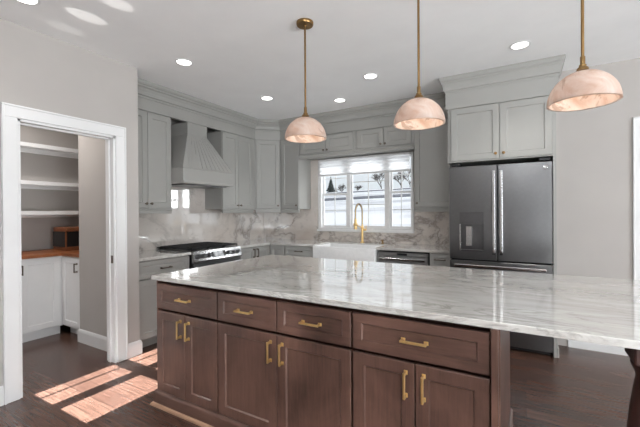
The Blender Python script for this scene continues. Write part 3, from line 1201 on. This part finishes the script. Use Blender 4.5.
# spring coil around the hose
bm = BM()
P = [Vector(p) for p in path]
seglen = [(P[i + 1] - P[i]).length for i in range(len(P) - 1)]
tot = sum(seglen)
coil = []
turns = 46
for k in range(turns * 8 + 1):
    sdist = tot * k / (turns * 8)
    i = 0
    while i < len(seglen) - 1 and sdist > seglen[i]:
        sdist -= seglen[i]; i += 1
    d = (P[i + 1] - P[i]).normalized()
    p = P[i] + d * sdist
    ex = Vector((1, 0, 0)); ey = d.cross(ex)
    a = 2 * PI * k / 8
    coil.append(p + .0115 * (math.cos(a) * ex + math.sin(a) * ey))
tube(bm, coil, .0026, 5)
obj('spring', bm, M['pewter'], fc, True)
bm = BM()
lathe(bm, [(.012, .345), (.018, .335), (.019, .25), (.023, .215), (.023, .20), (.001, .199)], 0, -2 * Rg, 18)
obj('spray_head', bm, M['brass'], fc, True)
bm = BM()
tube(bm, [(0, -.01, .215), (0, -2 * Rg + .02, .265)], .006, 8)
tube(bm, [(0, -2 * Rg + .028, .265), (0, -2 * Rg - .024, .265)], .024, 12)
obj('holder_arm', bm, M['brass'], fc, True)
bm = BM()
tube(bm, [(.015, 0, .185), (.06, 0, .185)], .013, 12)
tube(bm, [(.052, 0, .185), (.062, -.004, .245)], .005, 8)
obj('lever', bm, M['brass'], fc, True)

sd = thing('soap_dispenser', 'small brass soap dispenser on the counter right of the faucet', 'soap dispenser', (-1.70, 4.635, .9145))
bm = BM()
lathe(bm, [(.02, 0), (.02, .006), (.012, .01), (.012, .035), (.016, .038), (.016, .05), (.001, .052)], 0, 0, 16)
obj('base', bm, M['brass_dk'], sd, True)
obj('spout', tube(BM(), [(0, 0, .045), (0, -.05, .05), (0, -.075, .04)], .006, 8), M['brass_dk'], sd, True)

# ---------------------------------------------------------------- dishwasher
dwr = thing('dishwasher', 'stainless dishwasher built in right of the white sink', 'dishwasher', (-1.266, YBB, 0))
obj('body', box(BM(), -.309, .309, .0, .57, .1, .872), M['gap'], dwr)
dd = obj('door', box(BM(), -.300, .300, -.032, -.0005, .11, .820, .004), M['steel_satin'], dwr)
cpn = obj('control_strip', box(BM(), -.300, .300, -.034, -.0005, .824, .862, .003), M['steel_satin'], dwr)
obj('display', box(BM(), -.06, .06, -.0355, -.0335, .832, .855), M['screen'], cpn)
bm = BM()
box(bm, -.27, .27, -.062, -.048, .770, .796, .004)
for sgn in (-1, 1):
    box(bm, sgn * .235 - .012, sgn * .235 + .012, -.050, -.0315, .775, .791)
obj('handle', bm, M['steel_hi'], dd)
obj('toe_kick', box(BM(), -.309, .309, .06, .075, 0, .1), M['gap'], dwr)

# ---------------------------------------------------------------- refrigerator
rf = thing('refrigerator', 'stainless french-door refrigerator with a water dispenser in its left door', 'refrigerator', (-.2335, 3.862, 0))
FW = .449
obj('body', box(BM(), -FW + .005, FW - .008, .075, .80, .03, 1.815), M['steel_dk'], rf)
obj('gasket', box(BM(), -FW + .012, FW - .014, .055, .078, .06, 1.81), M['gap'], rf)
bm = BM()
for sgn in (-1, 1):
    bm = box(BM(), sgn * (FW - .06) - .045, sgn * (FW - .06) + .045, .01, .13, 1.8155, 1.842, .004)
    obj('hinge_cover', bm, M['black'], rf)
DB, DT = .862, 1.806
mid = -.003
# left door is cut for the dispenser recess
DX0, DX1, DZ0, DZ1 = -.352, -.128, .945, 1.340
bm = BM()
x0, x1 = -FW, mid - .004
rec = (DX0, DX1, DZ0, 1.22)
box(bm, x0, rec[0], 0, .055, DB, DT, .004); box(bm, rec[1], x1, 0, .055, DB, DT, .004)
box(bm, rec[0] - .004, rec[1] + .004, 0.0, .055, DB, rec[2], .0); box(bm, rec[0] - .004, rec[1] + .004, 0.0, .055, rec[3], DT, .0)
box(bm, rec[0] - .004, rec[1] + .004, .052, .055, rec[2], rec[3])
ld = obj('door', bm, M['steel'], rf)
obj('dispenser_display', box(BM(), DX0, DX1, -.003, .002, 1.225, DZ1, .001), M['steel_dk'], ld)
bm = BM()
box(bm, DX0, DX1, .046, .051, DZ0, 1.22)
box(bm, DX0, DX0 + .004, .0, .05, DZ0, 1.22); box(bm, DX1 - .004, DX1, .0, .05, DZ0, 1.22)
obj('dispenser_recess', bm, M['steel_dk'], ld)
bm = BM()
box(bm, DX0 + .055, DX0 + .115, .02, .045, DZ0 + .05, 1.20, .004)
obj('dispenser_paddle', bm, M['steel_hi'], ld)
bm = BM()
box(bm, DX0 + .004, DX1 - .004, -.004, .045, DZ0, DZ0 + .014, .002)
obj('drip_tray', bm, M['steel_dk'], ld)
bm = BM()
box(bm, DX0 - .002, DX0 + .012, -.004, .002, DZ0, 1.22, .001)
obj('dispenser_trim', bm, M['steel_hi'], ld)
rd = obj('door', box(BM(), mid + .004, FW, 0, .055, DB, DT, .004), M['steel'], rf)
for pd, hx_ in ((ld, mid - .030), (rd, mid + .034)):
    bm = BM()
    box(bm, hx_ - .014, hx_ + .014, -.058, -.038, .945, 1.745, .006, 2)
    for zz in (.965, 1.725):
        box(bm, hx_ - .010, hx_ + .010, -.040, .001, zz - .014, zz + .014, .002)
    hd = obj('handle', bm, M['steel_hi'], pd)
    bm = BM()
    box(bm, hx_ - .0145, hx_ + .0145, -.0585, -.036, .925, .9445, .003)
    obj('handle_cap', bm, M['black'], hd)
fz = obj('freezer_drawer', box(BM(), -FW, FW, 0, .055, .045, .846, .004), M['steel'], rf)
bm = BM()
box(bm, -FW + .05, FW - .05, -.058, -.038, .790, .818, .006, 2)
for sgn in (-1, 1):
    box(bm, sgn * (FW - .09) - .014, sgn * (FW - .09) + .014, -.040, .001, .794, .814, .002)
obj('handle', bm, M['steel_hi'], fz)
bm = BM()
lathe(bm, [(.019, .0005), (.019, -.002), (.017, -.003), (.0155, -.0022), (.0005, -.0022)], FW - .055, 0, 20, 'y', 1.755)
bdg = obj('badge', bm, M['steel_hi'], rd, True)
bm = BM()
# flowing initials inside the round badge
cxb, czb = FW - .055, 1.755
tube(bm, [(cxb - .002 + .006 * math.cos(a) - .004, -.003, czb + .008 * math.sin(a)) for a in [0.6 + i * .5 for i in range(11)]], .0011, 5)
tube(bm, [(cxb + .011 - .005 * abs(math.cos(a)), -.003, czb + .004 + .0042 * math.sin(a)) if a < PI else (cxb + .011 - .005 * abs(math.cos(a)), -.003, czb - .004 + .0042 * math.sin(a)) for a in [PI / 2 + i * PI / 6 for i in range(7)]], .0011, 5)
obj('badge_emblem', bm, M['steel_dk'], bdg)
obj('grille', box(BM(), -FW + .02, FW - .02, .06, .08, .005, .06), M['black'], rf)

# ---------------------------------------------------------------- pendant lamps
PY, PR = 2.19, 0.153
RZ = 1.887
PH = .158
pend = thing('pendant_lamp', 'left', 'pendant lamp', (-1.390, PY, H), 0, 'alabaster pendant lamps over the island')
bm = BM()
lathe(bm, [(.062, -.0005), (.062, -.018), (.058, -.024), (.012, -.025), (.010, -.04), (.0005, -.04)], 0, 0, 28)
obj('canopy', bm, M['brass_dk'], pend, True)
top = RZ + PH + .001 - H
bm = BM()
tube(bm, [(0, 0, -.03), (0, 0, top + .05)], .0072, 12)
obj('rod', bm, M['brass_dk'], pend, True)
bm = BM()
lathe(bm, [(.008, top + .075), (.011, top + .07), (.011, top + .035), (.016, top + .03), (.016, top + .022), (.025, top + .014), (.027, top + .002), (.0005, top + .0)], 0, 0, 20)
obj('collar', bm, M['brass_dk'], pend, True)
bm = BM()
outer, inner = [], []
NN = 20
for i in range(NN + 1):
    a = PI / 2 * i / NN
    outer.append((PR * math.sin(a) + 1e-4, RZ - H + PH * math.cos(a)))
    inner.append(((PR - .012) * math.sin(a) + 1e-4, RZ - H + (PH - .012) * math.cos(a)))
lathe(bm, outer + inner[::-1], 0, 0, 40)
bowl = obj('bowl_shade', bm, M['alabaster'], pend, True)
bm = BM()
lathe(bm, [(.0005, RZ - H + .13), (.012, RZ - H + .128), (.014, RZ - H + .106), (.0005, RZ - H + .104)], 0, 0, 16)
obj('socket', bm, M['brass_dk'], pend, True)
bm = BM()
lathe(bm, [(.0005, RZ - H + .062), (.014, RZ - H + .066), (.020, RZ - H + .080), (.016, RZ - H + .094), (.010, RZ - H + .106)], 0, 0, 16)
obj('bulb', bm, M['bulb'], pend, True)
pls = [pend]
for x in (-.564, .250):
    c_ = copy_tree(pend)
    c_.location = (x, PY, H)
    pls.append(c_)
for o, lab in zip(pls, ('alabaster bowl pendant with its round ceiling mount in view, over the left island end',
                        'alabaster bowl pendant hanging between the kitchen window and the refrigerator, middle one of the three',
                        'alabaster bowl pendant hanging furthest right, in front of the bare wall by the refrigerator')):
    o['label'] = lab
    lamp('pendant_glow', 'POINT', (o.location.x, PY, RZ + .045), 0.8, (1.0, 0.84, 0.70), shadow_soft_size=.015)

# ---------------------------------------------------------------- recessed lights
dl = thing('recessed_light', 'x', 'ceiling light', (-2.71, 2.192, H), 0, 'round recessed ceiling lights')
bm = BM()
lathe(bm, [(.078, -.0005), (.080, -.004), (.064, -.006), (.062, -.003)], 0, 0, 32)
obj('trim_ring', bm, M['trim'], dl, True)
bm = BM()
lathe(bm, [(.0625, -.0005), (.0625, -.0035), (.0005, -.004)], 0, 0, 32)
obj('lens', bm, M['lens'], dl)
for i, (x, y, lab) in enumerate(((-2.71, 2.192, 'round recessed ceiling light above the floor left of the island'),
                  (-2.705, 3.394, 'round recessed ceiling light nearest the range hood'),
                  (-1.985, 3.925, 'round recessed ceiling light directly in front of the window cabinets'),
                  (-1.364, 3.394, 'round recessed ceiling light between the left and middle pendants'),
                  (-.034, 3.411, 'round recessed ceiling light in front of the refrigerator cabinet'),
                  (-2.776, 1.02, 'round recessed ceiling light at the upper left corner, cut by the photo edge'))):
    o = dl if i == 0 else copy_tree(dl)
    o.location = (x, y, H)
    o['label'] = lab
    lamp('downlight_beam', 'SPOT', (x, y, H - .01), 34 if x > -.1 else 16, (1.0, 0.96, 0.92), target=(x, y, 0), spot_size=math.radians(105), spot_blend=1.0, shadow_soft_size=.06)

# ---------------------------------------------------------------- pantry
pg = 'white pantry base cabinets'


def pcab(label, loc, rotz, wd, px_):
    return cabinet('pantry_cabinet', label, 'cabinet', pg, loc, rotz, wd, .58, .1, .884,
                   [door(.004 if px_ > wd / 2 else .03, wd - .03 if px_ > wd / 2 else wd - .03, .112, .874, [('v', px_, .77)], .06)], M['white'], kick=True, plen=.1, hw='pewter')


XC = -4.50
pcab('white pantry cabinet facing the doorway, left of the pantry corner', (XC, 1.555, 0), PI / 2, .42, .04)
pcab('white pantry cabinet facing the doorway, mostly hidden by the left door casing', (XC, 1.015, 0), PI / 2, .538, .04)
pcab('white pantry cabinet turned sideways behind the pantry side wall', (XC + .004, 1.985, 0), 0, .412, .34)
bm = BM()
prism(bm, [(-5.098, .90), (XC + .03, .90), (XC + .03, 1.955), (-4.084, 1.955), (-4.084, 2.066), (-3.985, 2.066), (-3.985, 2.678), (-5.098, 2.678)], 'z', .8845, .916)
tag(rebase(obj('pantry_countertop', bm, M['butcher']), (-4.6, 2, .885)), 'brown wood countertop on the white pantry cabinets', 'countertop')
for z, lab in ((1.385, 'lowest white pantry shelf, just above the bread box'), (1.725, 'middle white pantry shelf of three'), (2.150, 'top white pantry shelf of three')):
    s_ = thing('pantry_shelf', lab, 'shelf', (-5.10, 1.6, z), 0, 'white pantry shelves')
    obj('board', box(BM(), .001, .28, -1.28, 1.06, -.02, 0), M['white'], s_)
    obj('front_edge', box(BM(), .28, .30, -1.28, 1.06, -.045, .001, .002), M['white'], s_)
    obj('cleat', box(BM(), .001, .018, -1.28, 1.06, -.075, -.0205, .002), M['white'], s_)
bb_ = thing('bread_box', 'small wooden box with a black front on the pantry counter corner', 'bread box', (-4.78, 2.28, .916))
bm = BM()
box(bm, -.15, .15, -.21, .21, .0, .045, .004); box(bm, -.15, .15, -.21, .21, .225, .275, .006)
box(bm, -.15, .14, -.21, -.195, .045, .225); box(bm, -.15, .14, .195, .21, .045, .225)
box(bm, -.15, -.14, -.195, .195, .045, .225)
obj('case', bm, M['box_wood'], bb_)
obj('front_door', box(BM(), .128, .139, -.194, .194, .046, .224, .002), M['black'], bb_)
obj('side_panel', box(BM(), -.148, .138, -.2135, -.2105, .046, .224, .001), M['black'], bb_)
pl_ = copy_tree(dl)  # unseen fixture and lamp added to brighten the pantry
pl_.location = (-4.2, 1.3, H)
pl_['label'] = 'added round recessed ceiling light inside the pantry, unseen above its doorway'
lamp('pantry_fill', 'AREA', (-4.2, 1.3, H - .02), 15, (1, .96, .92), target=(-4.2, 1.3, 0), shape='DISK', size=.14)

# ---------------------------------------------------------------- outdoors


def hgt(x, y):
    t = max(0, y - 6)
    return -0.45 + 5.9 * (1 - math.exp(-t / 26.0)) + .02 * (x + 20) * min(1, t / 40) + .12 * math.sin(x * .13 + y * .08) * min(1, t / 10)


bm = BM()
nx, ny = 60, 50
gv = [[None] * (ny + 1) for _ in range(nx + 1)]
for i in range(nx + 1):
    for j in range(ny + 1):
        x = -110 + 170 * i / nx
        y = YB + .2 + 95 * (j / ny) ** 1.7
        gv[i][j] = bm.verts.new((x, y, hgt(x, y)))
for i in range(nx):
    for j in range(ny):
        bm.faces.new((gv[i][j], gv[i + 1][j], gv[i + 1][j + 1], gv[i][j + 1]))
struct('ground', bm, M['snow'], None, True)


def strip(name, pts, wd, dz=.03):
    bm = BM()
    rows = []
    for (x, y) in pts:
        rows.append([bm.verts.new((x, y + k * wd, hgt(x, y + k * wd) + dz + d_)) for k, d_ in ((0, -.1), (0, 0), (.33, .0), (.66, .0), (1, 0), (1, -.1))])
    for a, b_ in zip(rows, rows[1:]):
        for i in range(5):
            bm.faces.new((a[i], a[i + 1], b_[i + 1], b_[i]))
    return bm


rd_ = struct('road', strip('road', [(-60 + 3 * i, 18.5 + .09 * i) for i in range(30)], 1.3, .06), M['road'])
rd2 = struct('path', strip('path', [(-60 + 3 * i, 24.5 + .2 * i) for i in range(30)], .9, .06), M['road'])

rnd = random.Random(5)


def bare_tree(x, y, h, label, spread=.75, levels=5, trunk=.16):
    bm = BM()

    def grow(p, d, ln, r, lev):
        q = p + d * ln
        m_ = p + d * ln * .5 + Vector((rnd.uniform(-1, 1), rnd.uniform(-1, 1), rnd.uniform(-.3, .5))) * ln * .06
        tube(bm, [p, m_, q], [r, r * .85, r * .65], 5 if lev > 2 else 3, cap=lev < 2)
        if lev == 0:
            return
        for k in range(4):
            a = rnd.uniform(0, 2 * PI)
            nd = (d + Vector((math.cos(a), math.sin(a), rnd.uniform(-.1, .45))) * spread * rnd.uniform(.6, 1.1)).normalized()
            st = p + d * ln * (rnd.uniform(.55, 1) if k else 1)
            grow(st, nd, ln * rnd.uniform(.58, .78), r * .58, lev - 1)
    grow(Vector((0, 0, -.15)), Vector((rnd.uniform(-.05, .05), 0, 1)).normalized(), h * .3, trunk, levels)
    o = obj('bare_tree', bm, M['bark'])
    o.location = (x, y, hgt(x, y))
    tag(o, label, 'tree', 'bare winter trees outside the window')
    return o


def along(u, y):
    """x of the ground point at distance y seen past the window at horizontal position u of the photograph."""
    d = fw * 353.5 + r2 * (u - 320)
    return d.x / d.y * y


for u, y, h, lab, sp, tk in ((401, 52, 4.4, 'bare bushy tree seen through the right window sash, left one of the pair', .9, .08),
                             (410, 55, 4.8, 'bare tree seen through the right window sash, at its right edge', .85, .08),
                             (381, 56, 5.2, 'bare tree beside the right mullion of the kitchen window', 1.0, .09),
                             (357, 60, 2.6, 'small round bare tree seen through the middle pane of the window', 1.0, .09),
                             (342, 62, 3.0, 'far bare tree seen through the left window sash', .9, .09)):
    bare_tree(along(u, y), y, h, lab, sp, 5, tk)
for u, y, h, lab in ((331, 54, 3.0, 'dark evergreen tree seen at the left edge of the kitchen window'), (336, 58, 1.6, 'short dark evergreen seen right of the taller one through the left sash')):
    x = along(u, y)
    t_ = thing('evergreen_tree', lab, 'tree', (x, y, hgt(x, y)), 0, 'evergreen trees outside the window')
    bm = BM()
    for k in range(7):
        z = h * (.12 + .125 * k)
        r_ = h * .30 * (1 - k / 7.6)
        n_ = 14
        c0 = bm.verts.new((0, 0, z + h * .2))
        ring = [bm.verts.new((r_ * rnd.uniform(.7, 1.1) * math.cos(2 * PI * i / n_), r_ * rnd.uniform(.7, 1.1) * math.sin(2 * PI * i / n_), z - (.06 * h if i % 2 else 0))) for i in range(n_)]
        for i in range(n_):
            bm.faces.new((c0, ring[i], ring[(i + 1) % n_]))
    obj('foliage', bm, M['needle'], t_)
    obj('trunk', tube(BM(), [(0, 0, -.1), (0, 0, h * .3)], h * .025, 7), M['bark'], t_)
